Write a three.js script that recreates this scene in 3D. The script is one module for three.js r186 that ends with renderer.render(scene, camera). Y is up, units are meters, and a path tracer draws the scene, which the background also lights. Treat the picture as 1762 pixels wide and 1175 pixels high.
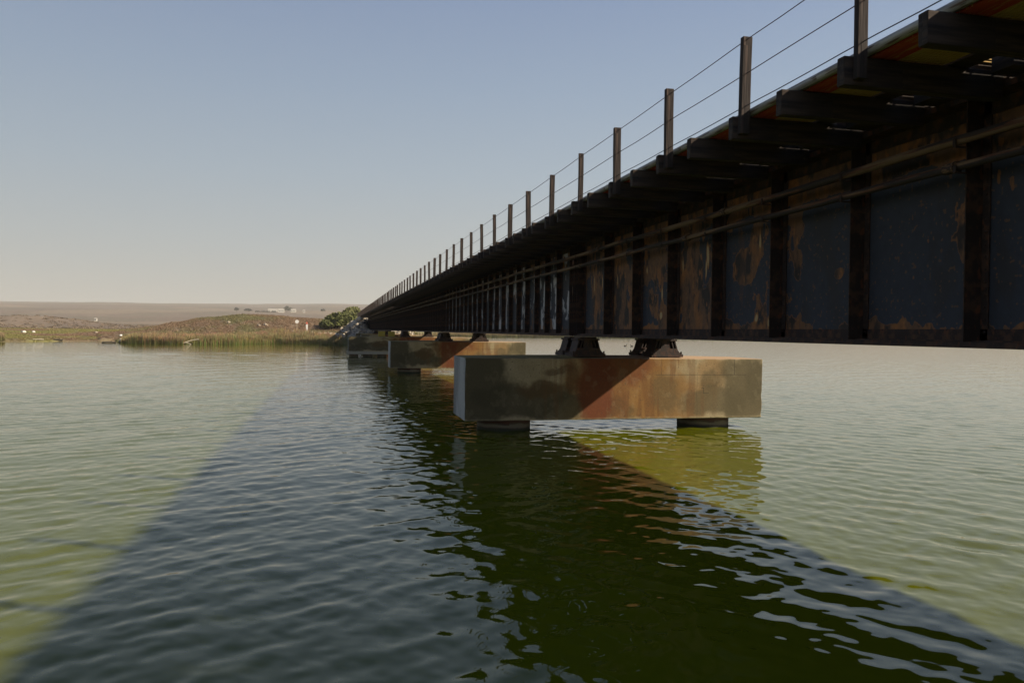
import * as THREE from 'three';
import { mergeGeometries } from 'three/addons/utils/BufferGeometryUtils.js';

// ---------------------------------------------------------------- camera, sky, sun, exposure
// World: x to the right across the bridge, y up with the water at 0, the bridge runs along -z.
const EYE = 2.5, DEG = Math.PI / 180;
const scene = new THREE.Scene();
const camera = new THREE.PerspectiveCamera(47.16, 1024 / 682, 0.1, 12000);
camera.rotation.order = 'YXZ';
camera.position.set(0, EYE, 0);
camera.rotation.set(-0.749 * DEG, -12.749 * DEG, 0.72 * DEG);

const renderer = new THREE.WebGLRenderer({ antialias: true });
renderer.setSize(1024, 682);
renderer.toneMapping = THREE.LinearToneMapping;
const EXPOSURE = 1.5;
renderer.toneMappingExposure = EXPOSURE;
renderer.shadowMap.enabled = true;

const SUN = new THREE.Vector3(1, 0.735, 0.5).normalize();
{ // hazy clear sky: grey-warm at the horizon, blue overhead
  const w = 256, h = 256, data = new Float32Array(w * h * 4);
  const stops = [ // elevation in degrees, linear colour
    [0, 0.545, 0.532, 0.478], [2.5, 0.540, 0.540, 0.496], [6, 0.478, 0.515, 0.522], [11, 0.395, 0.466, 0.535],
    [17, 0.312, 0.394, 0.510], [24, 0.232, 0.308, 0.460], [32, 0.148, 0.216, 0.368], [46, 0.082, 0.136, 0.268], [90, 0.048, 0.088, 0.200]];
  for (let j = 0; j < h; j++) {
    const el = ((j + 0.5) / h - 0.5) * 180, e = Math.max(0, el);
    let k = 0; while (k < stops.length - 2 && e > stops[k + 1][0]) k++;
    const a = stops[k], b = stops[k + 1], t = Math.min(1, (e - a[0]) / (b[0] - a[0]));
    for (let i = 0; i < w; i++) {
      const az = ((i + 0.5) / w - 0.5) * 2 * Math.PI;           // three.js: u = atan2(z, x) / 2pi + 0.5
      const d = new THREE.Vector3(Math.cos(az) * Math.cos(el * DEG), Math.sin(el * DEG), Math.sin(az) * Math.cos(el * DEG));
      const near = Math.max(0, d.dot(SUN) * 0.5 + 0.5);
      const glow = 0.90 + 0.42 * near * near;
      const o = (j * w + i) * 4;
      for (let c = 0; c < 3; c++) data[o + c] = (a[c + 1] + (b[c + 1] - a[c + 1]) * t) * glow / EXPOSURE;
      data[o + 3] = 1;
    }
  }
  const sky = new THREE.DataTexture(data, w, h, THREE.RGBAFormat, THREE.FloatType);
  sky.mapping = THREE.EquirectangularReflectionMapping;
  sky.magFilter = THREE.LinearFilter; sky.minFilter = THREE.LinearFilter; sky.needsUpdate = true;
  scene.background = sky; scene.environment = sky;
}
const sun = new THREE.DirectionalLight(new THREE.Color(1.0, 0.86, 0.66), 5.0);
sun.shadow.radius = 2.1;   // hazy sun: soft-edged shadows
sun.position.copy(SUN).multiplyScalar(220); sun.position.z -= 70;
sun.target.position.set(0, 0, -70); scene.add(sun, sun.target);
sun.castShadow = true; sun.shadow.mapSize.set(4096, 4096);
Object.assign(sun.shadow.camera, { left: -170, right: 170, top: 170, bottom: -170, near: 1, far: 600 });
scene.fog = new THREE.FogExp2(new THREE.Color(0.62, 0.60, 0.56), 0.00020);

// ---------------------------------------------------------------- helpers
function rng(seed) { let s = seed >>> 0; return () => { s = (s + 0x6D2B79F5) | 0; let t = Math.imul(s ^ (s >>> 15), 1 | s); t = (t + Math.imul(t ^ (t >>> 7), 61 | t)) ^ t; return ((t ^ (t >>> 14)) >>> 0) / 4294967296; }; }
const clamp = (v, a = 0, b = 1) => Math.min(b, Math.max(a, v));
const smooth = (a, b, v) => { const t = clamp((v - a) / (b - a)); return t * t * (3 - 2 * t); };
const mix = (a, b, t) => a + (b - a) * t;
const mix3 = (a, b, t) => [mix(a[0], b[0], t), mix(a[1], b[1], t), mix(a[2], b[2], t)];
function hash(x, y, s) { let h = Math.imul(x, 374761393) + Math.imul(y, 668265263) + Math.imul(s, 1274126177); h = Math.imul(h ^ (h >>> 13), 1274126177); return ((h ^ (h >>> 16)) >>> 0) / 4294967296; }
function vnoise(x, y, s = 0) { const xi = Math.floor(x), yi = Math.floor(y), fx = x - xi, fy = y - yi, u = fx * fx * (3 - 2 * fx), v = fy * fy * (3 - 2 * fy); return mix(mix(hash(xi, yi, s), hash(xi + 1, yi, s), u), mix(hash(xi, yi + 1, s), hash(xi + 1, yi + 1, s), u), v); }
function fbm(x, y, n = 4, s = 0) { let a = 0.5, t = 0, m = 0; for (let i = 0; i < n; i++) { t += a * vnoise(x, y, s + i * 17); m += a; x *= 2.03; y *= 2.03; a *= 0.5; } return t / m; }
function lin2srgb(c) { c = clamp(c); return c <= 0.0031308 ? c * 12.92 : 1.055 * Math.pow(c, 1 / 2.4) - 0.055; }
function tex(w, h, fn, { data = false, wrap = THREE.RepeatWrapping } = {}) {  // fn(u, v) -> linear [r, g, b] (or a height)
  const a = new Uint8Array(w * h * 4);
  for (let j = 0; j < h; j++) for (let i = 0; i < w; i++) {
    const c = fn((i + 0.5) / w, (j + 0.5) / h), o = (j * w + i) * 4;
    if (data) a[o] = a[o + 1] = a[o + 2] = Math.round(clamp(c) * 255);
    else for (let k = 0; k < 3; k++) a[o + k] = Math.round(lin2srgb(c[k]) * 255);
    a[o + 3] = 255;
  }
  const t = new THREE.DataTexture(a, w, h, THREE.RGBAFormat);
  t.wrapS = t.wrapT = wrap; t.magFilter = THREE.LinearFilter; t.minFilter = THREE.LinearMipmapLinearFilter; t.generateMipmaps = true;
  if (!data) t.colorSpace = THREE.SRGBColorSpace;
  t.needsUpdate = true; return t;
}
const rgb = (r, g, b) => new THREE.Color().setRGB(r, g, b);
function std(color, roughness = 0.9, extra = {}) { return new THREE.MeshStandardMaterial({ color, roughness, ...extra }); }
const used = new Map();
function numbered(name) { const n = used.get(name) || 0; used.set(name, n + 1); return n ? `${name}_${String(n).padStart(3, '0')}` : name; }
function shade(o) { o.castShadow = true; o.receiveShadow = true; return o; }
function mesh(name, geo, mat, parent = scene) { const m = shade(new THREE.Mesh(geo, mat)); m.name = parent === scene ? numbered(name) : name; parent.add(m); return m; }
function tag(o, label, category, group, kind) { if (label) o.userData.label = label; if (category) o.userData.category = category; if (group) o.userData.group = group; if (kind) o.userData.kind = kind; return o; }
function thing(name, label, category, [x, y, z] = [0, 0, 0], group) { const g = new THREE.Group(); g.name = numbered(name); g.position.set(x, y, z); scene.add(g); return tag(g, label, category, group); }
function planarUV(geo, s = 1) { // metres, by the dominant axis of the normal
  const p = geo.attributes.position, n = geo.attributes.normal, uv = new Float32Array(p.count * 2);
  for (let i = 0; i < p.count; i++) {
    const ax = Math.abs(n.getX(i)), ay = Math.abs(n.getY(i)), az = Math.abs(n.getZ(i));
    let u, v; if (ax >= ay && ax >= az) { u = p.getZ(i); v = p.getY(i); } else if (ay >= az) { u = p.getX(i); v = p.getZ(i); } else { u = p.getX(i); v = p.getY(i); }
    uv[2 * i] = u * s; uv[2 * i + 1] = v * s;
  }
  geo.setAttribute('uv', new THREE.BufferAttribute(uv, 2)); return geo;
}
function box(x0, x1, y0, y1, z0, z1, s = 1) { const g = new THREE.BoxGeometry(Math.abs(x1 - x0), Math.abs(y1 - y0), Math.abs(z1 - z0)); g.translate((x0 + x1) / 2, (y0 + y1) / 2, (z0 + z1) / 2); return planarUV(g, s); }
function roundGrid(w, h, d, nx, ny, nz, r) { // a box with rounded edges and a grid of points on its faces
  const g = new THREE.BoxGeometry(2, 2, 2, nx + 4, ny + 4, nz + 4), p = g.attributes.position, q = g.attributes.normal;
  const remap = (t, n, half) => { const k = Math.round((t + 1) / 2 * (n + 4)), i = [half - r * 0, half - r * 0.4, half - r]; if (k < 2) return -(k === 0 ? half : half - r * 0.45); if (k > n + 2) return k === n + 4 ? half : half - r * 0.45; return -half + r + (k - 2) / n * 2 * (half - r); };
  for (let i = 0; i < p.count; i++) {
    const v = [remap(p.getX(i), nx, w / 2), remap(p.getY(i), ny, h / 2), remap(p.getZ(i), nz, d / 2)], H = [w / 2, h / 2, d / 2];
    const c = v.map((t, k) => clamp(t, -H[k] + r, H[k] - r)); const e = new THREE.Vector3(v[0] - c[0], v[1] - c[1], v[2] - c[2]);
    if (e.lengthSq() > 1e-12) { e.normalize(); p.setXYZ(i, c[0] + e.x * r, c[1] + e.y * r, c[2] + e.z * r); q.setXYZ(i, e.x, e.y, e.z); } else p.setXYZ(i, ...v);
  }
  return g;
}
function tubeAlong(points, r, sides = 8) { return new THREE.TubeGeometry(new THREE.CatmullRomCurve3(points), points.length * 3, r, sides, false); }
function rod(a, b, r, sides = 8) { const d = b.clone().sub(a), g = new THREE.CylinderGeometry(r, r, d.length(), sides); g.applyQuaternion(new THREE.Quaternion().setFromUnitVectors(new THREE.Vector3(0, 1, 0), d.clone().normalize())); g.translate((a.x + b.x) / 2, (a.y + b.y) / 2, (a.z + b.z) / 2); return g; }
const V = (x, y, z) => new THREE.Vector3(x, y, z);

// ---------------------------------------------------------------- water
const waves = [];
{
  const R = rng(11);
  const add = (n, l0, l1, slope, dir, spread, train = 0) => { for (let i = 0; i < n; i++) { const l = l0 * Math.pow(l1 / l0, (i + R()) / n), a = (dir + (R() + R() - 1) * spread) * DEG, k = 2 * Math.PI / l; waves.push({ l, kx: Math.cos(a) * k, kz: Math.sin(a) * k, ph: R() * 6.283, amp: slope * Math.sqrt(2 / n) / k, train }); } };
  add(8, 1.5, 3.6, 0.012, 50, 50);
  add(20, 0.40, 0.85, 0.029, -37, 34, 1);
  add(20, 0.36, 0.80, 0.032, 65, 36, 2);
  add(24, 0.17, 0.36, 0.030, 30, 85);
}
function buildWater() {
  const rs = [0, 0.7, 1.4]; for (let i = 0; i <= 860; i++) rs.push(2.4 * Math.pow(85 / 2.4, i / 860)); for (let i = 1; i <= 46; i++) rs.push(85 * Math.pow(7000 / 85, i / 46));
  const as = []; const A0 = 12.749 - 58, A1 = 12.749 + 58;
  for (let i = 0; i <= 820; i++) as.push(A0 + (A1 - A0) * i / 820); const rest = 360 - (A1 - A0); for (let i = 1; i < 60; i++) as.push(A1 + rest * i / 60);
  const nr = rs.length, na = as.length, pos = new Float32Array(nr * na * 3), nor = new Float32Array(nr * na * 3), uv = new Float32Array(nr * na * 2), idx = new Uint32Array((nr - 1) * na * 6);
  let o = 0;
  for (let i = 0; i < nr; i++) for (let j = 0; j < na; j++) {
    const r = rs[i], a = as[j] * DEG, x = r * Math.sin(a), z = -r * Math.cos(a);
    const dr = i + 1 < nr ? rs[i + 1] - r : 500, da = r * (j < 820 ? (A1 - A0) / 820 : rest / 60) * DEG, step = Math.max(dr, da);
    const east = smooth(-6, 12, x); let y = 0, sx = 0, sz = 0;
    if (r < 130) for (const w of waves) {
      const f = clamp((w.l / step - 2.2) / 2.5); if (f <= 0) continue;
      const t = w.kx * x + w.kz * z + w.ph + 0.9 * Math.sin(x * 0.11 + w.ph * 3) + 0.7 * Math.sin(z * 0.13 + w.ph), s = Math.sin(t), c = Math.cos(t), A = w.amp * f * (w.train === 1 ? 0.55 + 0.65 * east : w.train === 2 ? 1.15 - 0.5 * east : 1);
      y += A * s; sx += A * w.kx * c; sz += A * w.kz * c;
    }
    const g = 0.75 + 0.5 * vnoise(x * 0.12, z * 0.12, 5); y *= g; sx *= g; sz *= g;
    pos[o * 3] = x; pos[o * 3 + 1] = y; pos[o * 3 + 2] = z;
    const L = 1 / Math.hypot(sx, 1, sz); nor[o * 3] = -sx * L; nor[o * 3 + 1] = L; nor[o * 3 + 2] = -sz * L;
    uv[o * 2] = x / 9; uv[o * 2 + 1] = z / 9; o++;
  }
  let k = 0;
  for (let i = 0; i + 1 < nr; i++) for (let j = 0; j < na; j++) { const a = i * na + j, b = i * na + (j + 1) % na, c = a + na, d = b + na; idx[k++] = a; idx[k++] = d; idx[k++] = c; idx[k++] = a; idx[k++] = b; idx[k++] = d; }
  const g = new THREE.BufferGeometry();
  g.setAttribute('position', new THREE.BufferAttribute(pos, 3)); g.setAttribute('normal', new THREE.BufferAttribute(nor, 3)); g.setAttribute('uv', new THREE.BufferAttribute(uv, 2)); g.setIndex(new THREE.BufferAttribute(idx, 1));
  // short ripples, periodic over a 9 m tile
  const R = rng(5), comps = [];
  for (let i = 0; i < 46; i++) { const l = 0.12 * Math.pow(0.55 / 0.12, R()), a = (40 + (R() + R() - 1) * 95) * DEG, kx = Math.round(Math.cos(a) * 9 / l), ky = Math.round(-Math.sin(a) * 9 / l); comps.push([kx, ky, R() * 6.283, Math.pow(9 / Math.hypot(kx, ky), 0.9)]); }
  const N = 1024, h = new Float32Array(N * N); let lo = 1e9, hi = -1e9;
  for (const [kx, ky, ph, am] of comps) {
    const cx = new Float32Array(N), sx = new Float32Array(N), cy = new Float32Array(N), sy = new Float32Array(N);
    for (let i = 0; i < N; i++) { const a = 2 * Math.PI * kx * i / N + ph, b = 2 * Math.PI * ky * i / N; cx[i] = Math.cos(a); sx[i] = Math.sin(a); cy[i] = Math.cos(b); sy[i] = Math.sin(b); }
    for (let j = 0; j < N; j++) for (let i = 0; i < N; i++) h[j * N + i] += am * (sx[i] * cy[j] + cx[i] * sy[j]);
  }
  for (const v of h) { lo = Math.min(lo, v); hi = Math.max(hi, v); }
  const bump = tex(N, N, (u, v) => (h[Math.floor(v * N) * N + Math.floor(u * N)] - lo) / (hi - lo), { data: true });
  const mat = new THREE.MeshPhysicalMaterial({ color: rgb(0.086, 0.094, 0.003), roughness: 0.03, ior: 1.333, bumpMap: bump, bumpScale: 0.008 });
  const m = mesh('water', g, mat); m.userData.kind = 'structure'; m.castShadow = false;
}
buildWater();

// ---------------------------------------------------------------- land
const shore = [[-900, 60], [-300, 96], [-100, 118], [-62, 126], [-48, 129.5], [-43, 138], [-36, 143], [-31, 125], [-23, 122.5], [-15, 126], [-9, 133.5], [-4, 132], [-1.5, 130], [1, 126], [3.5, 131], [6, 140], [11, 143], [15, 152], [22, 190], [40, 280], [75, 322], [200, 350], [900, 420]];
function shoreZ(X) { for (let i = 0; i + 1 < shore.length; i++) if (X < shore[i + 1][0]) { const [a, b] = shore[i], [c, d] = shore[i + 1]; return b + (d - b) * clamp((X - a) / (c - a)); } return 420; }
const ridge = [[-0.6, 0.0225], [-0.373, 0.0243], [-0.22, 0.0268], [-0.1, 0.0284], [0.0, 0.0312], [0.3, 0.030], [1.2, 0.026]];
const moundTop = [[-0.262, 1.2], [-0.235, 1.7], [-0.215, 2.3], [-0.187, 3.3], [-0.154, 4.2], [-0.108, 4.95], [-0.075, 5.0], [-0.04, 4.5], [-0.012, 4.35], [0.02, 4.3], [0.035, 3.2], [0.06, 1.6]];
const tab = (t, x) => { if (x <= t[0][0]) return t[0][1]; for (let i = 0; i + 1 < t.length; i++) if (x < t[i + 1][0]) return mix(t[i][1], t[i + 1][1], smooth(t[i][0], t[i + 1][0], x)); return t[t.length - 1][1]; };
function embank(X, Z) { // the railway embankment beyond the last span
  const dx = Math.max(0, Math.abs(X - 7.37) - 3.1), rough = 0.3 * (fbm(X * 0.7, Z * 0.7, 3, 9) - 0.5);
  const main = 4.65 - Math.hypot(dx, Math.max(0, 154.5 - Z)) / 1.45 + rough;                        // behind the abutment
  const berm = 2.0 - Math.hypot(dx, Math.max(0, 139 - Z)) / 1.5 + rough;                            // stone apron under the last span
  const wing = 4.3 - Math.hypot(Math.max(0, Math.abs(X - 4.7) - 0.35), Math.max(0, 146 - Z)) / 1.35 + rough;   // stones heaped beside the girder
  return Math.max(main, berm, X < 5.25 ? wing : -9);
}
function height(X, Z) {
  const D = Math.hypot(X, Z), q = X / Math.max(1, Z), past = Z - shoreZ(X);
  let h;
  if (past < 0) h = Math.max(-1.8, past * 0.16 - 0.02);
  else {
    h = 0.04 + 0.75 * (1 - Math.exp(-past / 9)) + 0.75 * smooth(10, 90, past);
    const mt = tab(moundTop, q); const up = smooth(128, 168, Z) * (1 - 0.55 * smooth(176, 240, Z)); if (q > -0.27 && q < 0.06) h = Math.max(h, mix(h, mt + 0.5 * (fbm(X * 0.12, Z * 0.12, 3, 3) - 0.5), up));
    const dune = 4.9 * Math.exp(-Math.pow((q + 0.345) / 0.085, 2)) * smooth(290, 390, D) * (1 - 0.6 * smooth(420, 560, D)); h += dune * (0.85 + 0.3 * fbm(X * 0.02, Z * 0.02, 3, 8));
    const r = tab(ridge, q), far = [[450, 0], [700, 0.17], [1000, 0.44], [1400, 0.70], [2100, 0.90], [3000, 1], [3300, 1.0], [6000, 0.75]];
    let t = 0; if (D > 450) t = tab(far, D); if (D > 450) h = Math.max(h, h * (1 - t) + (EYE + r * Math.min(D, 3200)) * t * 1.0 - (1 - t) * 0 + 10 * (fbm(X * 0.004, Z * 0.004, 4, 21) - 0.5) * t);
    h += 0.16 * (fbm(X * 0.55, Z * 0.55, 3, 4) - 0.5);
  }
  if (Z > 120 && Z < 900 && Math.abs(X - 7.37) < 14) h = Math.max(h, embank(X, Z));
  return h;
}
function groundColor(X, Z, h) {
  const D = Math.hypot(X, Z), q = X / Math.max(1, Z), n1 = fbm(X * 0.09, Z * 0.05, 4, 31), n2 = fbm(X * 0.6, Z * 0.25, 3, 37), n3 = fbm(X * 0.02, Z * 0.008, 4, 41);
  const olive = [0.215, 0.195, 0.062], rust = [0.215, 0.148, 0.092], dry = [0.220, 0.180, 0.110], dark = [0.100, 0.095, 0.040], hill = [0.165, 0.120, 0.086], hill2 = [0.148, 0.118, 0.080];
  let c = mix3(olive, rust, 0.85 * smooth(0.54, 0.64, n1)); c = mix3(c, dark, smooth(0.55, 0.75, n2) * 0.7); c = mix3(c, dry, smooth(0.6, 0.75, fbm(X * 0.3, Z * 0.12, 3, 55)));
  if (q > -0.25 && q < 0.08 && D < 260) { const m = smooth(1.0, 2.2, h); let c2 = mix3(rust, [0.115, 0.115, 0.045], smooth(0.45, 0.62, fbm(X * 0.16, Z * 0.1, 4, 61))); c2 = mix3(c2, dark, 0.6 * smooth(0.56, 0.72, n2)); c = mix3(c, c2, m); }
  const f = smooth(70, 190, Z - shoreZ(X) + 60 * (n3 - 0.5)); let ch = mix3(hill, hill2, smooth(0.42, 0.6, n3)); ch = mix3(ch, [0.11, 0.10, 0.07], 0.5 * smooth(0.60, 0.72, fbm(X * 0.012, Z * 0.01, 4, 71))); ch = mix3(ch, [0.24, 0.18, 0.12], 0.7 * smooth(0.63, 0.72, fbm(X * 0.006, Z * 0.003, 4, 75)));
  c = mix3(c, ch, f);
  if (Z > 120 && Z < 900 && Math.abs(X - 7.37) < 13 && embank(X, Z) > h - 0.3) c = mix3(c, [0.16, 0.14, 0.11], 0.9);
  return c.map(v => 0.88 * v * (0.8 + 0.4 * fbm(X * 1.7, Z * 1.7, 2, 91)));
}
{
  const rs = []; for (let i = 0; i <= 330; i++) rs.push(96 * Math.pow(300 / 96, i / 330)); for (let i = 1; i <= 130; i++) rs.push(300 * Math.pow(6500 / 300, i / 130));
  const A0 = -40, A1 = 64, na = 620, pos = [], col = [], uv = [], idx = [];
  for (let i = 0; i < rs.length; i++) for (let j = 0; j <= na; j++) {
    const a = (A0 + (A1 - A0) * j / na) * DEG, X = rs[i] * Math.sin(a), Z = rs[i] * Math.cos(a), h = height(X, Z);
    pos.push(X, h, -Z); col.push(...groundColor(X, Z, h)); uv.push(X / 6, Z / 6);
  }
  for (let i = 0; i + 1 < rs.length; i++) for (let j = 0; j < na; j++) { const a = i * (na + 1) + j, b = a + 1, c = a + na + 1, d = c + 1; idx.push(a, b, d, a, d, c); }
  const g = new THREE.BufferGeometry(); g.setAttribute('position', new THREE.Float32BufferAttribute(pos, 3)); g.setAttribute('color', new THREE.Float32BufferAttribute(col, 3)); g.setAttribute('uv', new THREE.Float32BufferAttribute(uv, 2)); g.setIndex(idx); g.computeVertexNormals();
  const m = mesh('ground', g, std(rgb(1, 1, 1), 1, { vertexColors: true, bumpMap: tex(512, 512, (u, v) => fbm(u * 32, v * 32, 4, 2), { data: true }), bumpScale: 0.12 })); m.userData.kind = 'structure';
}

// ---------------------------------------------------------------- steel, timber and concrete
const RUST = [0.130, 0.064, 0.028], RUST2 = [0.240, 0.095, 0.024], PAINT = [0.023, 0.028, 0.041], FLAKE = [0.42, 0.30, 0.14];
function flakeColor(X, y, rustAmt, opt = {}) { // X = metres along, y = metres up; paint over rust
  const n = fbm(X * 2.2, y * 1.6, 5, opt.seed || 1) + 0.35 * (fbm(X * 9, y * 5, 3, 7) - 0.5);
  const m = smooth(0.0, 0.035, n - (1 - rustAmt)); const edge = smooth(-0.012, 0.0, n - (1 - rustAmt)) * (1 - smooth(0.0, 0.03, n - (1 - rustAmt)));
  const grime = 0.55 * smooth(0.5, 0.72, fbm(X * 3.3, y * 1.3, 5, 211)), speck = smooth(0.74, 0.80, fbm(X * 26, y * 22, 2, 213)); const p = mix3((opt.paint || PAINT).map(v => v * (0.80 + 0.4 * fbm(X * 14, y * 14, 3, 3))), [0.024, 0.020, 0.018], grime).map((v, i) => mix(v, RUST[i], 0.7 * speck));
  let r = mix3(RUST, RUST2, smooth(0.45, 0.75, fbm(X * 5, y * 2.2, 4, 13))); r = mix3(r, [0.022, 0.015, 0.012], smooth(0.50, 0.66, fbm(X * 5.1, y * 2.5, 5, 19))); r = mix3(r, [0.26, 0.105, 0.028], 0.75 * smooth(0.66, 0.74, fbm(X * 11, y * 5, 4, 23))); r = r.map(v => v * (0.65 + 0.7 * fbm(X * 22, y * 18, 3, 29)));
  let c = mix3(p, r, m); c = mix3(c, RUST2, edge * 0.8); return c;
}
// first span: web seen from Z = 5 to 20 m, y = 2.45 to 4.85
const blobs = [[8.95, 3.30, 0.13, 0.12], [11.35, 3.55, 0.42, 0.34], [11.0, 3.95, 0.2, 0.4], [13.2, 3.6, 0.45, 1.0], [12.7, 2.9, 0.55, 0.55], [15.0, 4.0, 0.55, 0.5], [14.5, 2.75, 0.25, 0.35], [17.0, 3.6, 0.5, 1.1], [16.2, 2.8, 0.5, 0.5], [18.5, 3.6, 0.35, 1.2]];
const flakes = [[10.88, 3.93, 0.035, 0.16], [12.62, 3.9, 0.05, 0.22], [12.68, 3.62, 0.03, 0.2], [13.62, 3.75, 0.025, 0.16], [10.95, 2.75, 0.05, 0.08], [10.6, 2.68, 0.045, 0.1], [14.25, 4.0, 0.03, 0.18], [14.55, 3.25, 0.04, 0.16], [14.6, 2.85, 0.07, 0.08], [15.35, 3.8, 0.04, 0.1], [17.1, 3.7, 0.03, 0.16], [18.15, 3.75, 0.035, 0.2], [18.75, 3.7, 0.03, 0.25]];
const webTex1 = tex(2048, 384, (u, v) => {
  const Z = 5 + 15 * u, y = 2.45 + 2.4 * v; let r = 0.325 + 0.17 * smooth(9, 15, Z);
  r += 0.42 * smooth(4.28, 4.42, y + 0.12 * (fbm(Z * 1.3, 3, 3, 5) - 0.5)); r += 0.40 * (1 - smooth(2.55, 2.66 + 0.24 * fbm(Z * 2.5, 1, 3, 25), y));
  const nb = 0.5 * (fbm(Z * 4, y * 3, 3, 77) - 0.5), nf = 0.9 * (fbm(Z * 14, y * 7, 3, 83) - 0.5);
  for (const [bz, by, a, b] of blobs) { const d = Math.hypot((Z - bz) / a, (y - by) / b); r += 0.42 * (1 - smooth(0.55, 1.15, d + nb)); }
  let c = flakeColor(Z, y, r, { seed: 4 }); const run = smooth(0.60, 0.70, fbm(Z * 7, y * 0.55, 4, 205)) * smooth(0.40, 0.6, fbm(Z * 1.1, y * 0.7, 3, 207)) * smooth(9.5, 11, Z); c = mix3(c, [0.105, 0.045, 0.018], 0.55 * run);
  for (const [bz, by, a, b] of flakes) { const d = Math.hypot((Z - bz + 0.25 * a * Math.sin(y * 9)) / a, (y - by) / b) + nf; c = mix3(c, [0.30, 0.13, 0.03], 1 - smooth(0.75, 1.25, d)); c = mix3(c, FLAKE, 1 - smooth(0.55, 0.8, d)); }
  return c;
}, { wrap: THREE.ClampToEdgeWrapping });
const webTex2 = tex(1536, 320, (u, v) => { // later spans: lilac grey paint with pale flaking
  const Z = 14 * u, y = 2.45 + 2.4 * v; let r = 0.32 + 0.30 * smooth(4.2, 4.5, y) + 0.16 * (1 - smooth(2.5, 2.75, y)); r += 0.12 * (fbm(Z * 0.5, 9, 2, 15) - 0.4);
  let c = flakeColor(Z, y, r, { seed: 44 });
  const w = fbm(Z * 3.6, y * 1.5, 5, 101) + 0.42 * (fbm(Z * 16, y * 7, 3, 103) - 0.5) - 0.05 * smooth(4.1, 4.4, y);
  return mix3(c, [0.40, 0.40, 0.41], smooth(0.575, 0.61, w));
});
const rustTex = tex(512, 512, (u, v) => { let c = mix3([0.022, 0.013, 0.010], [0.062, 0.030, 0.016], smooth(0.45, 0.7, fbm(u * 10, v * 10, 5, 6))); return mix3(c, [0.13, 0.042, 0.014], 0.6 * smooth(0.62, 0.75, fbm(u * 16, v * 9, 4, 16))); });
const steelBump = tex(512, 512, (u, v) => fbm(u * 24, v * 24, 5, 12), { data: true });
const mWeb1 = std(rgb(1, 1, 1), 0.75, { map: webTex1, bumpMap: webTex1, bumpScale: 0.004 }), mWeb2 = std(rgb(1, 1, 1), 0.75, { map: webTex2, bumpMap: webTex2, bumpScale: 0.004 });
const mRust = std(rgb(1, 1, 1), 0.85, { map: rustTex, bumpMap: steelBump, bumpScale: 0.004 });
function woodTex(a, b, seed, along = 0) { return tex(256, 512, (u, v) => { const x = along ? v : u, y = along ? u : v; const g = fbm(x * 22, y * 2.2, 4, seed), k = fbm(x * 90, y * 5, 2, seed + 3); return mix3(a, b, smooth(0.3, 0.75, g)).map(t => t * (0.7 + 0.6 * k)); }); }
const mTimber = std(rgb(1, 1, 1), 0.9, { map: woodTex([0.013, 0.009, 0.008], [0.050, 0.032, 0.022], 3, 1), bumpMap: tex(256, 512, (u, v) => fbm(v * 40, u * 4, 3, 8), { data: true }), bumpScale: 0.006 });
const mPost = std(rgb(1, 1, 1), 0.9, { map: woodTex([0.020, 0.014, 0.012], [0.056, 0.037, 0.029], 5), bumpMap: tex(256, 512, (u, v) => fbm(u * 40, v * 4, 3, 18), { data: true }), bumpScale: 0.006 });
const mRedBoard = std(rgb(1, 1, 1), 0.8, { map: tex(512, 512, (u, v) => { const g = fbm(u * 30, v * 3, 4, 7); let c = mix3([0.30, 0.022, 0.008], [0.48, 0.060, 0.014], g); return mix3(c, [0.45, 0.22, 0.06], smooth(0.66, 0.76, fbm(u * 50, v * 4, 3, 71))); }) });
const mTan = std(rgb(1, 1, 1), 0.85, { map: tex(256, 512, (u, v) => mix3([0.46, 0.30, 0.09], [0.62, 0.44, 0.16], fbm(u * 16, v * 3, 4, 27))) });
const mGalv = std(rgb(1, 1, 1), 0.55, { metalness: 0.25, map: tex(512, 512, (u, v) => { const c = mix3([0.36, 0.36, 0.34], [0.22, 0.21, 0.19], smooth(0.35, 0.6, fbm(u * 7, v * 9, 4, 29))); return mix3(c, [0.10, 0.065, 0.04], smooth(0.56, 0.68, fbm(u * 12, v * 14, 4, 33))); }) });
const mWire = std(rgb(0.09, 0.085, 0.085), 0.6, { metalness: 0.5 });
const mRail = std(rgb(0.11, 0.07, 0.05), 0.5, { metalness: 0.6 });

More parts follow.
